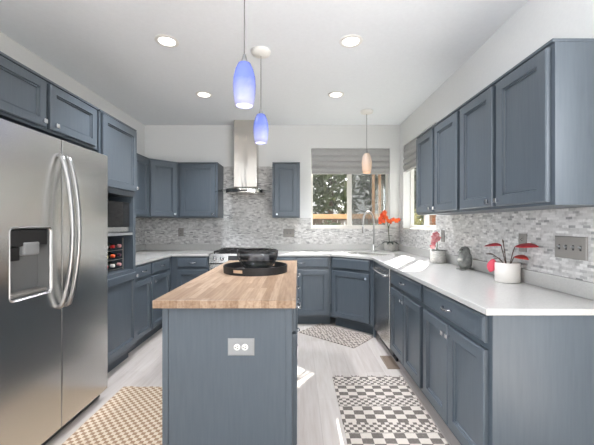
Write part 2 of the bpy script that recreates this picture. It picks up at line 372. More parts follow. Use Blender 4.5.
# ------------------------------------------------------------------ cabinets
def door(parent, x0, x1, z0, z1, name='door', knob=None, stile=.058, pull=None):
    def ring(i, y): return [(x0+i, y, z0+i), (x1-i, y, z0+i), (x1-i, y, z1-i), (x0+i, y, z1-i)]
    if name == 'door':
        rs = [ring(0, -.0005), ring(0, -.020), ring(.005, -.025), ring(stile, -.025), ring(stile+.003, -.015), ring(stile+.011, -.0165), ring(stile+.014, -.009)]
    else:
        rs = [ring(0, -.0005), ring(0, -.017), ring(.012, -.025)]
    d = MB().rings(rs).build(name, 'blue', parent)
    if knob:
        x, z = knob
        k = MB().lathe([(.006, -.024), (.006, -.037)], 10, (x, 0, z), cap0=True, cap1=True, axis='y').box(x-.013, x+.013, -.049, -.037, z-.013, z+.013).build('knob', 'chrome', d, bevel=.003)
        k['label'] = 'square chrome knob'
    if pull:
        x, z = pull
        pts = [(x-.048, -.024, z), (x-.046, -.037, z+.004), (x-.03, -.047, z-.002), (x, -.051, z-.004), (x+.03, -.047, z-.002), (x+.046, -.037, z+.004), (x+.048, -.024, z)]
        k = MB().tube(pts, [.007, .005, .005, .006, .005, .005, .007], 8).build('handle', 'chrome', d, smooth=True)
        k['label'] = 'curved chrome pull'
    return d
def base_body(t, w, dep, world=None):
    MB().box(0, w, 0, dep, .11, .882).build('body', 'blue', t)
    MB().box(0, w, .075, .095, 0, .109).build('toe_kick', 'toe', t)
DZ = (.745, .868); BZ = (.14, .712)
BG = 'blue grey base cabinets'; WG = 'blue grey wall cabinets'

# right run: fronts face -X, local x runs towards the camera
def right_base(y1, y0, label, end=False):
    t = thing('base_cabinet', label, 'cabinet', (.88, y1, 0), -PI/2, BG); w = y1-y0
    base_body(t, w - (.02 if end else 0), .60)
    a, b = .025, w-.03
    door(t, a, b, *DZ, name='drawer', pull=((a+b)/2, .806))
    m = (a+b)/2
    door(t, a, m-.004, *BZ, knob=(m-.03, .66)); door(t, m+.004, b, *BZ, knob=(m+.03, .66))
    if end: MB().box(w-.02, w, 0, .605, 0, .882).build('end_panel', 'blue', t, bevel=.002)
right_base(3.03, 2.252, 'two door base cabinet with one drawer beside the dishwasher')
right_base(2.25, 1.47, 'two door base cabinet with one drawer and plain end panel nearest the viewer', True)
# wall cabinets on the right wall
def right_wall(y1, y0, label):
    t = thing('wall_cabinet', label, 'cabinet', (1.16, y1, 1.38), -PI/2, WG); w = y1-y0
    MB().box(0, w, 0, .329, 0, .735).build('body', 'blue', t)
    MB().box(-.0, w, -.012, .329, .736, .752).build('top_moulding', 'blue', t, bevel=.003)
    a, b = .022, w-.022; m = (a+b)/2
    door(t, a, m-.018, .015, .722, knob=(m-.045, .045)); door(t, m+.018, b, .015, .722, knob=(m+.045, .045))
right_wall(3.15, 2.309, 'two door wall cabinet on the right wall nearest the corner window')
right_wall(2.307, 1.466, 'two door wall cabinet on the right wall at its near end')
# dishwasher
t = thing('dishwasher', 'stainless steel dishwasher between the corner sink cabinet and the right hand cabinets', 'dishwasher', (.865, 3.70, 0), -PI/2)
MB().box(.02, .645, .03, .60, .05, .875).build('body', 'darkgap', t)
MB().box(.025, .64, -.005, .029, .11, .872).build('door', 'steel', t, bevel=.006)
MB().tube([(.06, -.004, .80), (.065, -.04, .80), (.10, -.052, .80), (.565, -.052, .80), (.60, -.04, .80), (.605, -.004, .80)], .013, 10).build('handle', 'chrome', t, smooth=True)
MB().box(.02, .645, .06, .08, 0, .10).build('toe_panel', 'dark', t)
# diagonal sink cabinet
ang = math.atan2(-.41, .45); ln = math.hypot(.41, .45)
t = thing('corner_cabinet', 'diagonal corner cabinet under the sink with one wide door', 'cabinet', (.42, 4.13, 0), ang, BG)
mw = MW(t)
MB().box(0, ln, 0, .02, .11, .882).build('body', 'blue', t)
MB().box(.02, ln-.02, .07, .09, 0, .109).build('toe_kick', 'toe', t)
MB().prism([(.44, 4.15), (.895, 3.74), (1.46, 3.74), (1.46, 4.73), (.44, 4.73)], .11, .13).build('cabinet_floor', 'blue', t, world=mw)
MB().box(.865, .885, 3.702, 3.735, 0, .882).build('filler_strip', 'blue', t, world=mw)
door(t, .03, ln-.05, .745, .868, name='false_drawer'); door(t, .03, ln-.05, *BZ, knob=(ln-.085, .66))
# back run
t = thing('base_cabinet', 'narrow base cabinet with drawer and door between range and sink corner', 'cabinet', (-.36, 4.13, 0), 0, BG)
base_body(t, .775, .60)
door(t, .345, .745, *DZ, name='drawer', pull=(.40, .806)); door(t, .345, .745, *BZ, knob=(.375, .66))
door(t, .03, .325, *DZ, name='drawer', pull=(.18, .806)); door(t, .03, .325, *BZ, knob=(.295, .66))
t = thing('base_cabinet', 'base cabinet with drawer and door just left of the range', 'cabinet', (-1.618, 4.13, 0), 0, BG)
base_body(t, .49, .60)
door(t, .085, .47, *DZ, name='drawer', pull=(.28, .806)); door(t, .085, .47, *BZ, knob=(.435, .66))
# left run, local x runs away from the camera
def left_base(y0, y1, fx, label, knob):
    t = thing('base_cabinet', label, 'cabinet', (-1.62, y0, 0), PI/2, BG); w = y1-y0
    base_body(t, w, .60)
    door(t, .02, fx, *DZ, name='drawer', pull=((.02+fx)/2, .806)); door(t, .02, fx, *BZ, knob=(knob, .66), stile=.05)
left_base(3.165, 3.549, .37, 'base cabinet on the left wall next to the tall oven cabinet', .335)
left_base(3.551, 4.128, .50, 'base cabinet on the left wall next to the back corner', .055)
# cabinet over the fridge
t = thing('wall_cabinet', 'short two door cabinet above the refrigerator', 'cabinet', (-1.58, 1.545, 1.875), PI/2, WG)
MB().box(0, 1.012, 0, .655, 0, .313).build('body', 'blue', t)
MB().box(0, 1.012, -.012, .655, .314, .33).build('top_moulding', 'blue', t, bevel=.003)
door(t, .02, .467, .015, .30, knob=(.435, .045), stile=.05); door(t, .50, .968, .015, .30, knob=(.535, .045), stile=.05)
# tall cabinet with microwave and wine niche
t = thing('tall_cabinet', 'tall cabinet holding a microwave and wine bottles beside the refrigerator', 'cabinet', (-1.58, 2.575, 0), PI/2)
w = .585
MB().box(0, w, 0, .655, .11, .862).box(0, w, 0, .655, 1.555, 2.188).box(0, .03, 0, .655, .862, 1.555).box(w-.045, w, 0, .655, .862, 1.555).build('body', 'blue', t)
b_ = MB().box(.03, w-.045, .56, .655, .862, 1.555).build('niche_back', 'toe', t)
MB().box(0, w, .07, .655, 0, .109).build('toe_kick', 'toe', t)
MB().box(0, w, -.012, .655, 2.189, 2.205).build('top_moulding', 'blue', t, bevel=.003)
s_ = MB().box(.031, w-.046, .005, .559, 1.19, 1.213).build('shelf', 'silver', t); s_['label'] = 'pale shelf under the microwave'
door(t, .025, w-.02, 1.60, 2.18, knob=(w-.05, 1.635)); door(t, .025, w-.02, .15, .832, knob=(w-.05, .80))
# left wall and corner wall cabinets
t = thing('wall_cabinet', 'wall cabinet on the left wall half hidden behind the tall cabinet', 'cabinet', (-1.91, 3.165, 1.38), PI/2, WG)
MB().box(0, .973, 0, .329, 0, .735).build('body', 'blue', t); MB().box(0, .973, -.01, .329, .736, .752).build('top_moulding', 'blue', t, bevel=.003)
door(t, .02, .47, .015, .722, knob=(.44, .045)); door(t, .50, .95, .015, .722, knob=(.53, .045))
t = thing('corner_wall_cabinet', 'diagonal corner wall cabinet between the left and back walls', 'cabinet', (-1.91, 4.14, 1.38), PI/4, WG)
mw = MW(t); pl = [(-1.91, 4.14), (-1.63, 4.42), (-1.63, 4.749), (-2.239, 4.749), (-2.239, 4.14)]
MB().prism(pl, 1.38, 2.115).build('body', 'blue', t, world=mw)
MB().prism(pl, 2.116, 2.132).build('top_moulding', 'blue', t, world=mw)
l2 = .28*math.sqrt(2)
door(t, .02, l2-.03, .015, .722, knob=(l2-.06, .045))
def back_wall(x0, x1, label, knobx):
    t = thing('wall_cabinet', label, 'cabinet', (x0, 4.42, 1.38), 0, WG); w = x1-x0
    MB().box(0, w, 0, .329, 0, .735).build('body', 'blue', t); MB().box(0, w, -.01, .329, .736, .752).build('top_moulding', 'blue', t, bevel=.003)
    door(t, .03, w-.03, .015, .722, knob=(knobx if knobx > 0 else w+knobx, .045))
back_wall(-1.628, -1.09, 'wall cabinet on the back wall left of the range hood', -.065)
back_wall(-.348, .027, 'single narrow wall cabinet between the range hood and the window', .065)

# ------------------------------------------------------------------ counters
def counter(label, plan, lips, hole=None):
    o = MB().prism(plan, .884, .914).build('countertop', 'counter', bevel=.004)
    if hole:
        c = hole.build('cutter', 'counter'); md = o.modifiers.new('cut', 'BOOLEAN'); md.object = c; md.solver = 'EXACT'
        o.modifiers.move(1, 0)
        dg = bpy.context.evaluated_depsgraph_get(); dg.update(); me = bpy.data.meshes.new_from_object(o.evaluated_get(dg))
        o.modifiers.clear(); o.data = me; bpy.data.objects.remove(c)
    tag(o, label, 'countertop')
    l = MB()
    for b in lips: l.box(*b, .9145, 1.0)
    l.build('backsplash_lip', 'counter', o, bevel=.003)
    return o
g = .0095
SC = (.90, 4.20); ca, sa = math.cos(ang), math.sin(ang)
def rr(hx, hy, r, n=5):
    pts = []
    for cx, cy, a0 in ((hx-r, hy-r, 0), (-hx+r, hy-r, PI/2), (-hx+r, -hy+r, PI), (hx-r, -hy+r, 1.5*PI)):
        for k in range(n+1):
            a = a0+PI/2*k/n; x, y = cx+r*math.cos(a), cy+r*math.sin(a); pts.append((SC[0]+x*ca-y*sa, SC[1]+x*sa+y*ca))
    return pts
cut = MB().prism(rr(.29, .19, .05), .8, 1)
counter('pale grey countertop running along the back right corner and right wall, holding the sink',
        [(-.362, 4.10), (.40, 4.10), (.45, 4.07), (.81, 3.74), (.84, 3.69), (.84, 1.449), (XR-.001-T, 1.449), (XR-.001-T, YB-.001-T), (-.362, YB-.001-T)],
        [(-.36, 1.455, YB-.028, YB-g), (XR-.028, XR-g, 1.455, YB-g)], cut)
counter('pale grey countertop in the left corner between tall cabinet and range',
        [(XL+T+.001, 3.164), (-1.59, 3.164), (-1.59, 4.10), (-1.128, 4.10), (-1.128, YB-.001-T), (XL+T+.001, YB-.001-T)],
        [(XL+.03, -1.13, YB-.028, YB-g), (XL+g, XL+.028, 3.166, YB-g)])
t = MB()
o_, i_ = rr(.289, .189, .05), rr(.284, .184, .05)
t.rings([[(x, y, .9) for x, y in i_], [(x, y, .72) for x, y in rr(.275, .175, .05)], [(x, y, .712) for x, y in rr(.25, .15, .05)]], False, True)
t.rings([[(x, y, .9) for x, y in i_], [(x, y, .9) for x, y in o_], [(x, y, .70) for x, y in o_]], False, True)
sk = tag(t.build('sink', 'steel'), 'stainless steel undermount sink in the corner countertop below the faucet', 'sink')
MB().lathe([(.0, .713), (.035, .7135), (.04, .715)], 16, (SC[0], SC[1], 0)).build('drain', 'chrome', sk)

# faucet
t = thing('faucet', 'tall chrome gooseneck faucet beside the orchid in front of the window', 'faucet', (1.04, 4.46, .9145), math.atan2(-.23, -.2))
MB().lathe([(.0, 0), (.027, 0), (.027, .006), (.02, .012), (.019, .10), (.0, .10)], 20).build('base', 'satin', t, smooth=True)
pts = [(0, 0, .10), (0, 0, .40)] + [(.145-.145*math.cos(a), 0, .40+.145*math.sin(a)) for a in [PI*k/14 for k in range(1, 15)]] + [(.29, 0, .36)]
MB().tube(pts, .0115, 12).build('spout', 'satin', t, smooth=True)
MB().lathe([(.013, 0), (.015, -.02), (.019, -.09), (.017, -.10), (0, -.10)], 14, (.29, 0, .36), cap0=True).build('spray_head', 'satin', t, smooth=True)
MB().tube([(0, .018, .07), (0, .045, .07), (.01, .06, .075), (.03, .105, .10)], [.011, .011, .008, .006], 10).build('lever', 'satin', t, smooth=True)

# ------------------------------------------------------------------ range
RX0 = -1.122; RW = .754
t = thing('range', 'stainless steel slide-in range under the hood behind the island', 'range', (RX0, 4.13, 0), 0)
MB().box(0, RW, .0, .605, .06, .895).build('body', 'darkgap', t)
MB().box(.01, RW-.01, .05, .07, 0, .059).build('toe_panel', 'dark', t)
ct = MB().box(0, RW, .03, .605, .896, .914).build('cooktop', 'blackglass', t, bevel=.003)
for x in (.19, .56):
    for y in (.17, .44):
        MB().lathe([(0, .926), (.035, .926), (.04, .9145), (.05, .9145)], 18, (x, y, 0)).build('burner', 'iron', ct, smooth=True)
for x in (.035, .39):
    q = MB()
    for yy in (.07, .30, .545): q.box(x, x+.33, yy-.006, yy+.006, .928, .942)
    for xx in (x+.006, x+.165, x+.324): q.box(xx-.006, xx+.006, .064, .551, .928, .942)
    for xx in (x+.01, x+.32):
        for yy in (.07, .545): q.box(xx-.006, xx+.006, yy-.006, yy+.006, .9145, .928)
    q.build('grate', 'iron', ct)
MB().box(0, RW, .585, .606, .915, .955).build('back_trim', 'steel', t)
cp = MB().rings([[(x, -.045, .80), (x, -.012, .915), (x, .03, .915), (x, .03, .80)] for x in (0, RW)]).build('control_panel', 'steel', t, bevel=.003)
tl = Matrix.Rotation(-math.atan2(.033, .115), 4, 'X')
for x in (.075, .165, .59, .68):
    k = MB().lathe([(0, -.04), (.02, -.038), (.023, -.01), (.028, 0), (0, 0)], 16, axis='y'); k.bm.transform(Matrix.Translation((x, -.030, .857)) @ tl)
    k.build('knob', 'chrome', cp, smooth=True)
k = MB().box(.24, .51, -.004, .0, -.035, .035); k.bm.transform(Matrix.Translation((0, -.0295, .857)) @ tl); k.build('display', 'blackglass', cp)
od = MB().box(.005, RW-.005, -.04, -.001, .22, .785).build('oven_door', 'steel', t, bevel=.005)
MB().box(.12, RW-.12, -.043, -.0405, .33, .62).build('oven_window', 'blackglass', od)
MB().tube([(.05, -.04, .735), (.05, -.085, .735), (.07, -.095, .735), (RW-.07, -.095, .735), (RW-.05, -.085, .735), (RW-.05, -.04, .735)], .012, 10).build('handle', 'chrome', od, smooth=True)
MB().box(.005, RW-.005, -.035, -.001, .07, .21).build('warming_drawer', 'steel', t, bevel=.005)

# hood
t = thing('range_hood', 'stainless chimney range hood with curved glass visor above the range', 'range hood', (-.734, YB-T-.001, 1.715), 0)
MB().box(-.158, .158, -.225, 0, .095, H-1.715-.001).build('chimney', 'hoodsteel', t, bevel=.002)
MB().box(-.155, .155, -.222, -.003, .60, .602).build('chimney_seam', 'darkgap', t)
b = MB(); 
arc_ = [(.25*math.sin(a), -.30-.16*math.cos(a)) for a in [PI/2*(1-k/8) for k in range(17)]]
b.rings([[(-.25, 0, z)] + [(-x, y, z) for x, y in arc_] + [(.25, 0, z)] for z in (0, .045)] + [[(-.165, 0, .094)] + [(-x*.63, max(y*.62+.06, -.235), .094) for x, y in arc_] + [(.165, 0, .094)]])
hb = b.build('canopy', 'hoodsteel', t, bevel=.002)
MB().box(-.075, .075, -.4615, -.4565, .012, .034).build('button_panel', 'dark', hb)
for x in (-.15, .15): MB().lathe([(0, -.004), (.03, -.004), (.032, -.0005)], 16, (x, -.28, 0)).build('hood_lamp', 'white', hb)
v = []
for i in range(17):
    u = -1+i/8; x = .385*u; z = .062-.05*u*u; yf = -.49+.10*u*u
    v.append([(x, -.231, z), (x, yf, z-.008), (x, yf, z-.002), (x, -.231, z+.006)])
q = MB(); q.rings(v)
vg = q.build('glass_visor', 'visor', t)

# ------------------------------------------------------------------ refrigerator
t = thing('refrigerator', 'stainless steel side by side refrigerator with door dispenser', 'refrigerator', (-1.42, 1.52, 0), PI/2)
FW = .91; SP = .435
MB().box(.004, FW-.004, .078, .79, .06, 1.78).build('body', 'darkgap', t)
MB().box(.02, FW-.02, .05, .12, .012, .075).build('base_grille', 'dark', t)
for x in (.05, FW-.03): MB().lathe([(0, 0), (.022, 0), (.022, .03), (0, .03)], 12, (x, .10, 0)).build('foot', 'dark', t)
for x in (.06, FW-.06): MB().box(x-.045, x+.045, .02, .16, 1.781, 1.80).build('hinge_cover', 'darkgap', t, bevel=.004)
a0, a1, c0, c1 = .082, .352, .905, 1.272
def ring_rect(x0, x1, z0, z1, y, r, n=4):
    pts = []
    for cx, cz, a in ((x1-r, z1-r, 0), (x0+r, z1-r, PI/2), (x0+r, z0+r, PI), (x1-r, z0+r, 1.5*PI)):
        for k in range(n+1): pts.append((cx+r*math.cos(a+PI/2*k/n), y, cz+r*math.sin(a+PI/2*k/n)))
    return pts
def outer(x0, x1, z0, z1, y, n=4):       # same count as ring_rect, square corners
    pts = []
    for cx, cz in ((x1, z1), (x0, z1), (x0, z0), (x1, z0)): pts += [(cx, y, cz)]*(n+1)
    return pts
z0, z1 = .07, 1.80
fz = MB()
fz.rings([outer(.003, SP-.003, z0, z1, .075), outer(.003, SP-.003, z0, z1, .004), outer(.006, SP-.006, z0+.003, z1-.003, 0), ring_rect(a0, a1, c0, c1, 0, .022), ring_rect(a0+.004, a1-.004, c0+.004, c1-.004, .006, .02)], True, False)
bmesh.ops.remove_doubles(fz.bm, verts=fz.bm.verts[:], dist=1e-5)
fzd = fz.build('freezer_door', 'steel', t)
M['cavity'] = mat('dispenser_grey', (132, 133, 134), .42, .5)
MB().rings([ring_rect(a0+.004, a1-.004, c0+.004, c1-.004, .0062, .02), ring_rect(a0+.012, a1-.012, c0+.03, c1-.006, .068, .02)], False, True).build('dispenser_cavity', 'cavity', fzd)
rim = MB().rings([ring_rect(a0-.006, a1+.006, c0-.006, c1+.006, -.0005, .026), ring_rect(a0-.003, a1+.003, c0-.003, c1+.003, -.004, .024), ring_rect(a0+.003, a1-.003, c0+.003, c1-.003, .002, .02)], False, False).build('dispenser_rim', 'satin', fzd)
dp = MB().box(a0+.014, a1-.014, .012, .066, c1-.095, c1-.008).build('dispenser_panel', 'dark', fzd, bevel=.004)
MB().box(a0+.03, a0+.095, .03, .066, c1-.17, c1-.098).build('water_paddle', 'dark', fzd, bevel=.006)
MB().box(a0+.09, a1-.075, .006, .066, c1-.145, c1-.075).build('ice_chute', 'silver', fzd, bevel=.008)
MB().box(a0+.02, a1-.02, .012, .066, c0+.012, c0+.03).build('drip_tray', 'pewter', fzd, bevel=.003)
MB().box(SP+.003, FW-.003, 0, .075, z0, z1).build('fridge_door', 'steel', t, bevel=.004)
def fhandle(x, zt, zb):
    n = 16; pts = [(x, -.0, zt)]
    for i in range(n+1):
        s = i/n; pts.append((x, -.022-.062*math.sin(PI*s)**.75, zt-.01-(zt-zb-.02)*s))
    pts.append((x, 0, zb))
    return MB().tube(pts, .0135, 10).build('handle', 'satin', t, smooth=True)
fhandle(SP-.028, 1.70, .80); fhandle(SP+.03, 1.70, .80)

# microwave
t = thing('microwave', 'black microwave with steel lower band on the shelf of the tall cabinet', 'microwave', (-1.605, 2.618, 1.2135), PI/2)
MB().box(0, .485, .02, .40, .006, .285).build('body', 'dark', t, bevel=.003)
for x in (.04, .445):
    for y in (.06, .36): MB().lathe([(0, 0), (.012, 0), (.012, .0055), (0, .0055)], 10, (x, y, 0)).build('foot', 'dark', t)
d_ = MB().box(.004, .36, 0, .0195, .055, .28).build('door', 'blackglass', t, bevel=.003)
MB().box(.05, .30, -.002, -.0002, .09, .25).build('door_window', 'blackglass', d_)
MB().box(.365, .481, .002, .0195, .055, .28).build('control_panel', 'dark', t, bevel=.002)
MB().box(.39, .455, -.0005, .0015, .225, .255).build('display', 'darkgap', t)
q = MB()
for i in range(3):
    for j in range(4): q.box(.388+i*.025, .406+i*.025, -.0005, .0015, .09+j*.03, .108+j*.03)
q.build('buttons', 'darkgap', t)
MB().box(.004, .481, .0, .0195, .008, .052).build('lower_band', 'steel', t, bevel=.002)

# wine rack and bottles
t = thing('wine_rack', 'dark wire wine rack holding nine bottles in the open niche below the microwave', 'rack', (-1.60, 2.62, .8625), PI/2)
q = MB()
for yy in (.06, .22):
    for x in (.015, .46): q.box(x-.004, x+.004, yy-.004, yy+.004, 0, .30)
    for z in (.02, .105, .19): q.tube([(.015, yy, z), (.46, yy, z)], .003, 6)
q.build('rack_frame', 'pewter', t)
bot = None; caps = ['potwhite', 'redcap', 'pinkcap', 'goldcap', 'orangecap', 'purplecap', 'redcap', 'potwhite', 'pinkcap']
for n_, c_ in (('redcap', (190, 40, 40)), ('pinkcap', (205, 150, 150)), ('goldcap', (196, 176, 84)), ('orangecap', (216, 92, 52)), ('purplecap', (72, 44, 60))): M[n_] = mat(n_, c_, .35, .1)
M['wineglass'] = mat('dark_bottle_glass', (22, 26, 22), .1)
names = ['white capped', 'red capped', 'dull pink capped', 'gold capped', 'orange capped', 'dark purple capped', 'red capped', 'white capped', 'dull pink capped']
rowz = (1.0935, 1.0085, .9235); rown = ('top', 'middle', 'bottom'); cols = (2.77, 2.875, 2.98)
for i in range(9):
    r_, k_ = divmod(i, 3)
    lb = f'{names[i]} wine bottle in the wine rack, {rown[r_]} row, {("left end", "centre", "right end")[k_]}'
    loc = (-1.625, cols[k_], rowz[r_])
    if bot is None:
        bot = thing('wine_bottle', lb, 'bottle', loc, 0, 'wine bottles in the niche'); r = bot
        MB().lathe([(0, -.30), (.036, -.30), (.0375, -.295), (.0375, -.13), (.03, -.105), (.016, -.08), (.0145, -.0305)], 18, axis='x', cap1=True).build('bottle_glass', 'wineglass', r, smooth=True)
        capm = MB().lathe([(.0155, -.03), (.0155, -.002), (.014, 0), (0, 0)], 16, axis='x', cap0=True).build('foil_cap', caps[0], r, smooth=True)
    else:
        r = dup(bot, loc, lb)
        for c in kids(r):
            if c.name.startswith('foil'):
                c.data = c.data.copy(); c.data.materials[0] = M[caps[i]]

# ------------------------------------------------------------------ island
t = thing('island', 'blue grey kitchen island with butcher block top', 'kitchen island', (-.03, 1.66, 0), PI/2)
# local x runs away from the camera, local y towards the left wall (0 is the drawer side)
IL, IW = 1.70, .662
MB().box(.006, IL, 0, IW, .10, .873).box(.05, IL-.05, .06, IW-.02, 0, .10).build('body', 'blue', t)
MB().box(-.004, .0055, .0, .032, .0, .873).box(-.004, .0055, IW-.03, IW, 0, .873).box(-.0005, .0055, .032, IW-.03, 0, .873).build('end_panel', 'blue', t, bevel=.001)
MB().box(-.05, 1.73, -.02, .692, .874, .914).build('butcher_block_top', 'butcher', t, bevel=.003)
def small_pull(d, x, z):
    h_ = MB().tube([(x+p, y, z+q) for p, y, q in ((-.045, -.024, 0), (-.042, -.036, .003), (-.02, -.043, -.001), (.02, -.043, -.001), (.042, -.036, .003), (.045, -.024, 0))], .0055, 8).build('handle', 'chrome', d, smooth=True); h_['label'] = 'curved chrome pull'
for k in range(3):
    x0 = .03+k*.565; x1 = x0+.53; xm = (x0+x1)/2
    small_pull(door(t, x0, x1, .735, .862, name='drawer'), xm, .80)
    if k == 0:
        d = door(t, x0, x1, .14, .72)
        h_ = MB().box(x0-.012, x0+.004, -.031, -.0255, .60, .665).build('hinge', 'chrome', d)
    elif k == 1:
        d = door(t, x0, xm-.003, .14, .72, knob=(xm-.035, .66)); d = door(t, xm+.003, x1, .14, .72, knob=(xm+.035, .66))
    else:
        for z0_, z1_ in ((.45, .72), (.14, .435)): small_pull(door(t, x0, x1, z0_, z1_, name='drawer'), xm, (z0_+z1_)/2)
# outlet builder: local x width, z height, y=0 on the wall, faces -y
def plate(name, label, loc, rz, w, h, kind, n, m='pewter', group=None):
    t = thing(name, label, 'outlet' if kind == 'outlet' else 'light switch', loc, rz, group)
    MB().rings([[(sx*(w/2-i), y, sz*(h/2-i)) for sx, sz in ((-1,-1),(1,-1),(1,1),(-1,1))] for i, y in ((0, 0), (0, -.004), (.006, -.007))]).build('cover_plate', m, t)
    for k in range(n):
        x = (k-(n-1)/2)*.046
        if kind == 'switch':
            MB().box(x-.006, x+.006, -.0075, -.0072, -.014, .014).build('switch_slot', 'darkgap', t)
            MB().rings([[(x-.005, -.007, -.004), (x+.005, -.007, -.004), (x+.005, -.007, .008), (x-.005, -.007, .008)], [(x-.004, -.02, .004), (x+.004, -.02, .004), (x+.004, -.02, .011), (x-.004, -.02, .011)]]).build('toggle', 'silver', t)
        else:
            for s in (-1, 1):
                px, pz = (s*.02, 0) if w > h else (x, s*.02)
                sk = MB().lathe([(0, -.0095), (.0155, -.0095), (.0165, -.0071)], 18, (px, 0, pz), axis='y').build('socket', 'white' if w > h else m, t)
                MB().box(px-.002, px+.008, -.0100, -.0096, pz+.0045, pz+.0085).box(px-.002, px+.008, -.0100, -.0096, pz-.0085, pz-.0045).box(px-.0115, px-.006, -.0100, -.0096, pz-.003, pz+.003).build('socket_slots', 'dark', sk)
    return t
plate('power_outlet', 'satin plate with two white sockets on the near end of the island', (-.29, 1.656+.003, .667), 0, .135, .087, 'outlet', 1, 'silver')
plate('switch_plate', 'four toggle pewter switch plate on the right wall nearest the viewer', (XR-T-.0005, 1.765, 1.165), -PI/2, .21, .122, 'switch', 4)
plate('power_outlet', 'pewter outlet plate on the right wall behind the red leaved plant', (XR-T-.0005, 2.14, 1.17), -PI/2, .075, .12, 'outlet', 1)
plate('power_outlet', 'pewter outlet plate on the right wall behind the pink flowering plant', (XR-T-.0005, 3.32, 1.17), -PI/2, .075, .12, 'outlet', 1)
plate('switch_plate', 'double toggle pewter switch plate on the back wall right of the range', (-.135, YB-T-.0005, 1.165), 0, .155, .118, 'switch', 2)
plate('power_outlet', 'pewter outlet plate on the back wall under the left corner cabinets', (-1.705, YB-T-.0005, 1.175), 0, .08, .12, 'outlet', 1)

# tray and bowl
t = thing('serving_tray', 'round black serving tray on the butcher block island', 'tray', (-.338, 2.60, .9145), math.radians(-24))
R = .252; n = 72
base = MB().lathe([(0, 0), (R, 0), (R, .006), (0, .006)], n).build('tray_base', 'tray', t)
def cutout(a): 
    d1 = abs((math.degrees(a)-270+180) % 360-180); d2 = abs((math.degrees(a)-90+180) % 360-180); return min(d1, d2) < 8.5
q = MB(); 
def arc(a0, a1, z0, z1):
    q.rings([[(r*math.cos(a), r*math.sin(a), z) for r, z in ((R-.007, z0), (R, z0), (R+.002, z1), (R-.006, z1))] for a in [a0+(a1-a0)*i/30 for i in range(31)]])
c9 = math.radians(9)
for s in (PI/2, 1.5*PI):
    arc(s+c9, s+PI-c9, .0062, .055); arc(s-c9, s+c9, .0062, .018); arc(s-c9, s+c9, .041, .055)
q.build('tray_rim', 'tray', t)
M['handlewood'] = mat('pale_wood', (206, 176, 146), .5)
for s_ in (PI/2, 1.5*PI):
    q = MB(); q.rings([[(r*math.cos(a), r*math.sin(a), z) for r, z in ((R-.005, .0185), (R-.001, .0185), (R-.001, .0405), (R-.005, .0405))] for a in [s_-c9+c9*2*i/10 for i in range(11)]])
    h_ = q.build('handle', 'handlewood', t); h_['label'] = 'pale wooden grip'
t = thing('glass_bowl', 'smoked glass bowl standing in the black serving tray', 'bowl', (-.325, 2.60, .921), 0)
prof = [(0, 0), (.05, 0), (.09, .02), (.13, .065), (.152, .115), (.16, .163)]
pin = [(r-.004, z+.001 if r > .01 else .005) for r, z in reversed(prof[1:])] + [(0, .005)]
MB().lathe(prof + pin, 40).build('bowl_shell', 'smoke', t, smooth=True)
MB().tube([(.158*math.cos(a), .158*math.sin(a), .165) for a in [2*PI*k/40 for k in range(41)]], .0035, 6).build('rim', 'tray', t, smooth=True)
q = MB()
for a in (0, PI):
    q.tube([(r*math.cos(a), r*math.sin(a), z) for r, z in [(.05, -.0), (.094, .017), (.134, .062), (.157, .113), (.163, .165)]], .0055, 6)
q.build('band', 'tray', t, smooth=True)

# ------------------------------------------------------------------ lights
dl = None
for x, y, lb in ((-1.036, 2.57, 'round recessed ceiling light nearest the refrigerator, left front'), (.419, 2.57, 'round recessed ceiling light right front, above the right hand counter aisle'),
             (-1.05, 3.63, 'round recessed ceiling light left rear, toward the range'), (.425, 3.63, 'round recessed ceiling light right rear, toward the sink window')):
    if dl is None:
        dl = thing('recessed_light', lb, 'ceiling light', (x, y, H-.0005), 0, 'recessed ceiling lights')
        MB().lathe([(.064, -.002), (.068, -.008), (.09, -.004), (.092, 0), (.064, 0), (.064, -.002)], 32).build('trim_ring', 'white', dl, smooth=True)
        MB().lathe([(0, -.003), (.0635, -.003), (.0635, 0), (0, 0)], 32).build('lens', 'lens', dl)
        ld = bpy.data.lights.new('downlight', 'SPOT'); ld.energy = E_DOWN; ld.spot_size = 2.0; ld.spot_blend = .8; ld.shadow_soft_size = .06; ld.color = (.96, .985, 1.05)
    else: dup(dl, (x, y, H-.0005), lb)
    lo = bpy.data.objects.new('downlight', ld); C.objects.link(lo); lo.location = (x, y, H-.03)
def pendant(x, y, ztop, h, r, glass, label, pw, col):
    t = thing('pendant_light', label, 'pendant light', (x, y, H-.0005), 0, 'pendant lights')
    dz = ztop - H
    MB().lathe([(0, 0), (.082, 0), (.082, -.01), (.074, -.026), (.05, -.036), (.012, -.04), (0, -.04)], 32).build('ceiling_canopy', 'white', t, smooth=True)
    MB().tube([(0, 0, -.04), (0, 0, dz+.03)], .0032, 8).build('cord', 'cord', t)
    MB().lathe([(0, dz+.045), (.008, dz+.044), (.014, dz+.02), (.022, dz-.005), (0, dz-.005)], 20).build('socket_cap', 'silver', t, smooth=True)
    p = [(.02, 0), (.036, -.008), (.05, -.04), (.06, -.08), (r, -.125), (.062, -.17), (.057, -.215), (.05, -h)]
    p = p + [(a-.004, b) for a, b in reversed(p)]
    MB().lathe([(a, b) for a, b in p], 32).build('lamp_shade', glass, t, smooth=True, loc=(0, 0, dz))
    ld = bpy.data.lights.new('bulb', 'POINT'); ld.energy = pw; ld.color = col; ld.shadow_soft_size = .03
    lo = bpy.data.objects.new('bulb', ld); C.objects.link(lo); lo.location = (x, y, ztop-h+.03)
pendant(-.30, 1.82, 2.198, .243, .064, 'blueglass', 'blue glass pendant light hanging over the near half of the island', E_PEND, (1, .93, .88))
pendant(-.31, 2.72, 2.215, .245, .064, 'blueglass', 'blue glass pendant light hanging over the far half of the island', E_PEND, (1, .93, .88))
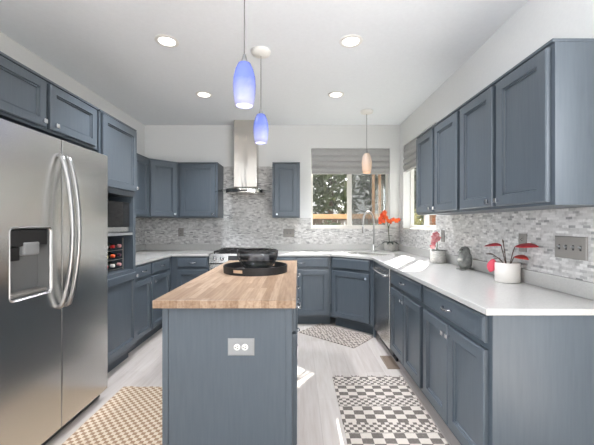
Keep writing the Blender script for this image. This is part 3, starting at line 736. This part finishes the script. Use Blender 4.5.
pendant(.88, 4.16, 2.20, .255, .066, 'warmglass', 'white glass pendant light hanging over the sink', E_PEND, (1, .85, .7))

# ------------------------------------------------------------------ floor things
def rug(name, label, cx, cy, w, l, rz, m, fringe=True):
    t = thing(name, label, 'rug', (cx, cy, .0005), rz)
    q = MB(); nx, ny = 12, 16; 
    top = [[(-w/2+w*i/nx, -l/2+l*j/ny + .004*math.sin(i*2.1), .007+.0012*math.sin(i*1.7+j*2.3)) for i in range(nx+1)] for j in range(ny+1)]
    q.rings(top, False, False, close=False)
    q.box(-w/2, w/2, -l/2+.005, l/2-.005, 0, .0055); q.build('rug_weave', m, t)
    if fringe:
        for e in (-1, 1):
            f = MB(); k = int(w/.014)
            for i in range(k):
                x = -w/2+.007+i*.014+random.uniform(-.003, .003); f.tube([(x, e*l/2-e*.004, .006), (x+random.uniform(-.006, .006), e*(l/2+.012), .004), (x+random.uniform(-.012, .012), e*(l/2+.026), .0025)], .0022, 4)
            f.build('fringe', m, t)
rug('runner_rug', 'charcoal and cream checked runner rug in the aisle beside the right hand cabinets', .585, 1.90, .59, 1.68, 0, 'rug_dark')
rug('runner_rug', 'tan and cream checked rug between refrigerator and island', -1.04, 1.72, .68, 1.70, 0, 'rug_tan', False)
rug('sink_mat', 'small grey patterned mat on the floor in front of the corner sink', .435, 3.79, .76, .44, math.radians(-41), 'rug_sink', False)
t = thing('floor_vent', 'bronze floor vent in front of the right hand base cabinets', 'vent', (.855, 3.035, .0003), 0)
MB().box(-.055, .055, -.14, -.128, 0, .006).box(-.055, .055, .128, .14, 0, .006).box(-.055, -.043, -.128, .128, 0, .006).box(.043, .055, -.128, .128, 0, .006).build('vent_frame', 'vent', t)
MB().box(-.043, .043, -.128, .128, 0, .001).build('vent_shaft', 'dark', t)
q = MB()
for i in range(17): q.box(-.043, .043, -.122+i*.0150, -.113+i*.0150, .001, .005)
q.build('louvres', 'vent', t)

# ------------------------------------------------------------------ counter plants and figurine
CT = .9145
t = thing('orchid', 'orange orchid in a grey pot in the corner beside the faucet', 'plant', (1.29, 4.585, CT), 0)
MB().lathe([(0, 0), (.06, 0), (.072, .02), (.078, .085), (.07, .12), (.066, .12), (.066, .10), (0, .10)], 28).build('pot', 'potgrey', t, smooth=True)
st = MB().tube([(0, 0, .10), (-.01, -.005, .22), (-.02, -.01, .34), (-.04, -.02, .43), (-.075, -.035, .485), (-.12, -.05, .50)], .0045, 6).tube([(-.018, -.01, .32), (.01, -.02, .40), (.06, -.035, .43), (.11, -.045, .42)], .004, 6).build('stem', 'greenstem', t, smooth=True)
lf = MB()
for k in range(9): a = k*2.4; lf.leaf((.01*math.cos(a), .01*math.sin(a), .105), (math.cos(a), math.sin(a), .9), .13+.02*(k % 3), .05, .75)
lf.build('leaves', 'darkleaf', t, smooth=True, solid=.002)
def flower(c, d, s):
    q = MB(); d = Vector(d).normalized(); u = d.orthogonal().normalized(); w = d.cross(u)
    for k in range(5):
        a = 2*PI*k/5+random.uniform(-.2, .2); dr = (u*math.cos(a)+w*math.sin(a)+d*.25)
        q.leaf(c, dr, s, s*.85, .05, 4, up=d)
    q.ell(Vector(c)+d*s*.18, (s*.16,)*3, 8)
    return q
for c, s in (((-.12, -.06, .50), .05), ((-.085, -.055, .535), .05), ((-.135, -.06, .45), .048), ((-.10, -.06, .415), .042), ((-.065, -.05, .47), .046), ((-.145, -.05, .40), .034),
             ((.0, -.04, .415), .046), ((.04, -.045, .44), .044), ((.085, -.05, .425), .046), ((.115, -.05, .44), .036), ((-.03, -.04, .43), .036)):
    flower(c, (random.uniform(-.6, .4), -1, random.uniform(-.3, .5)), s*.82).build('flower', 'orange', t, smooth=True, solid=.0015)

t = thing('potted_plant', 'small pink flowering plant in a speckled grey pot by the right wall', 'plant', (1.375, 3.19, CT), 0)
MB().lathe([(0, 0), (.066, 0), (.072, .006), (.074, .118), (.071, .122), (.066, .118), (.066, .10), (0, .10)], 32).build('pot', 'potgrey', t, smooth=True)
MB().lathe([(0, .106), (.0655, .104)], 24).build('soil', 'soil', t)
lf = MB()
for k in range(7): a = k*2.4+.3; lf.leaf((.012*math.cos(a), .012*math.sin(a), .105), (math.cos(a), math.sin(a), .55), .085, .035, .3)
lf.build('leaves', 'darkleaf', t, smooth=True, solid=.0015)
MB().tube([(0, 0, .105), (-.012, -.01, .2), (-.03, -.02, .27)], .003, 6).tube([(-.005, 0, .105), (-.03, -.01, .17), (-.055, -.02, .20)], .003, 6).build('stem', 'greenstem', t)
for c, s in (((-.03, -.02, .275), .036), ((-.05, -.03, .25), .034), ((-.012, -.03, .24), .03), ((-.055, -.03, .205), .034), ((-.065, -.03, .16), .03), ((-.035, -.03, .225), .03)):
    flower(c, (-.4, -1, .3), s).build('flower', 'pinkflower', t, smooth=True, solid=.0015)

t = thing('potted_plant', 'red leaved plant in a smooth white pot on the right counter', 'plant', (1.375, 2.135, CT), 0)
MB().lathe([(0, 0), (.068, 0), (.072, .006), (.073, .122), (.07, .127), (.065, .122), (.065, .105), (0, .105)], 36).build('pot', 'potwhite', t, smooth=True)
MB().lathe([(0, .112), (.0645, .108)], 24).build('soil', 'soil', t)
leafs = [((.01, -.01, .11), (.022, -.02, .19), (.03, -.03, .232), (.35, -1, .12), .15, .06, .06, 'redleaf'),
         ((-.01, 0, .11), (-.02, .01, .18), (-.028, .02, .235), (-.35, 1, .0), .13, .05, .1, 'redleaf'),
         ((.005, -.02, .11), (.012, -.03, .14), (.02, -.035, .165), (.3, -1, .15), .10, .05, .22, 'redleaf2'),
         ((-.015, -.0, .11), (-.05, .01, .155), (-.075, .03, .145), (-.15, .15, -1), .09, .065, .0, 'pinkleaf'),
         ((0, .01, .11), (-.012, .01, .2), (-.02, .01, .25), (-.3, -.2, .8), .03, .012, .0, 'stem'),
         ((-.01, .01, .11), (-.03, .05, .15), (-.05, .07, .17), (-.3, 1, .1), .06, .02, .1, 'stem')]
q = MB()
for a, b, c, *_ in leafs: q.tube([a, b, c], .0028, 6)
q.build('stem', 'stem', t, smooth=True)
for a, b, c, d, l, w, dr, m in leafs:
    MB().leaf(c, d, l, w, dr, 8, up=(0, -.8, .6) if m != 'pinkleaf' else (-.1, -1, .2)).build('leaf', m, t, smooth=True, solid=.0016)

t = thing('bird_figurine', 'grey stone bird figurine standing between the two small potted plants', 'figurine', (1.375, 2.68, CT), 0)
bd = MB(); bd.lathe([(0, .012), (.03, .012), (.05, .035), (.056, .075), (.051, .11), (.043, .135), (.041, .155), (.036, .175), (.022, .19), (0, .195)], 28, sy=.95)
bd.build('body', 'stone', t, smooth=True)
MB().tube([(-.033, -.012, .165), (-.05, -.018, .158), (-.066, -.024, .148)], [.013, .009, .002], 8).build('beak', 'stone', t, smooth=True)
for s in (-1, 1):
    MB().ell((.008, s*.05, .085), (.026, .011, .056), 12, Matrix.Rotation(.18, 4, 'Y')).build('wing', 'stone', t, smooth=True)
    MB().ell((-.028, s*.024, .007), (.034, .018, .0068), 10).build('foot', 'stone', t, smooth=True)
    MB().ell((-.034, s*.02-.008, .168), (.005, .005, .005), 8).build('eye', 'dark', t, smooth=True)
MB().ell((.05, 0, .014), (.03, .022, .0105), 10, Matrix.Rotation(.3, 4, 'Y')).build('tail', 'stone', t, smooth=True)
c_ = MB().ell((-.052, -.03, .085), (.022, .022, .018), 12).build('belly_patch', 'palestone', t, smooth=True); c_['label'] = 'pale stone patch on the front'

# ------------------------------------------------------------------ garden outside the windows
struct(MB().box(-14, 22, YB+.2, 30, -.25, -.15).build('ground', 'ground'))
def crown(cx, cy, cz, rx, ry, rz, n, size, seed):
    rnd = random.Random(seed); q = MB()
    for i in range(n):
        while True:
            p = Vector((rnd.uniform(-1, 1), rnd.uniform(-1, 1), rnd.uniform(-1, 1)))
            if .25 < p.length < 1: break
        lump = .82+.18*math.sin(p.x*5+seed)*math.cos(p.z*6+p.y*4); p *= lump
        c = Vector((cx+p.x*rx, cy+p.y*ry, cz+p.z*rz)); u = Vector((rnd.gauss(0, 1), rnd.gauss(0, 1), rnd.gauss(0, 1))).normalized(); w = u.orthogonal().normalized()*size*rnd.uniform(.5, 1); u *= size*rnd.uniform(.8, 1.5)
        q.quad((c-u, c-w*.6, c+u, c+w*.6))
    return q
def tree(label, x, y, h, rx, rz, n, size, m, seed, name='tree'):
    t = thing(name, label, name.split('_')[-1], (x, y, -.15), 0)
    MB().tube([(0, 0, 0), (.05, 0, h*.4), (.0, .05, h*.7)], [.12, .09, .05], 8).tube([(.05, 0, h*.4), (.4*rx, .1, h*.65)], [.06, .03], 6).tube([(.03, 0, h*.45), (-.4*rx, -.1, h*.7)], [.06, .03], 6).build('trunk', 'bark', t, smooth=True)
    crown(0, 0, h-rz, rx, rx, rz, n, size, seed).build('foliage', m, t)
tree('dark leafy tree seen through the left pane of the sink window', 1.0, 10.4, 5.9, 1.25, 2.5, 2500, .13, 'foliage', 1)
tree('dark leafy tree seen through the screened right pane of the sink window', 2.85, 10.9, 6.3, .95, 2.6, 2300, .13, 'foliage', 2)
tree('tall tree behind the garden fence at left', -2.4, 12.6, 6, 2, 2.4, 2400, .17, 'foliage', 3)
tree('yellow green shrub seen through the far pane of the right wall window', 2.88, 8.2, 1.95, .36, .85, 1300, .06, 'foliage2', 4, 'shrub')
tree('low dark shrub below the sink window at left', .7, 7.5, 1.62, .55, .75, 1500, .06, 'foliage', 5, 'shrub')
tree('low yellow green shrub below the sink window', 1.65, 7.9, 1.55, .5, .75, 1300, .06, 'foliage2', 6, 'shrub')
tree('dark tree rising behind the shrub outside the right wall window', 4.65, 13.2, 6.2, 1.0, 2.9, 2200, .15, 'foliage', 8)
t = thing('garden_fence', 'tan wooden garden fence seen through the sink window', 'fence', (-2, 8.5, -.15), 0)
q = MB()
for i in range(22): q.box(i*.19, i*.19+.18, 0, .02, .05, 1.58)
q.build('boards', 'bark', t)
MB().box(-.03, 4.2, -.09, .09, 1.581, 1.70).build('top_rail', 'tan', t)
for x in (3.95, 4.12): MB().box(x, x+.06, .021, .08, 0, 2.9).build('post', 'tan', t)

t = thing('garden_shed', 'brown wooden garden shed seen through the near pane of the right wall window', 'shed', (3.71, 9.0, -.15), 0)
q = MB()
for i in range(9): q.box(.0, 1.6, 0, .5, i*.25, i*.25+.245)
q.build('boards', 'brown', t)
MB().rings([[(-.1, y, 2.25), (1.7, y, 2.25), (.8, y, 2.75)] for y in (-.1, .6)]).build('roof', 'bark', t)
struct(MB().box(2.58, 5, 6.4, 6.55, -.15, 1.275).build('wall_garden', 'ground'))
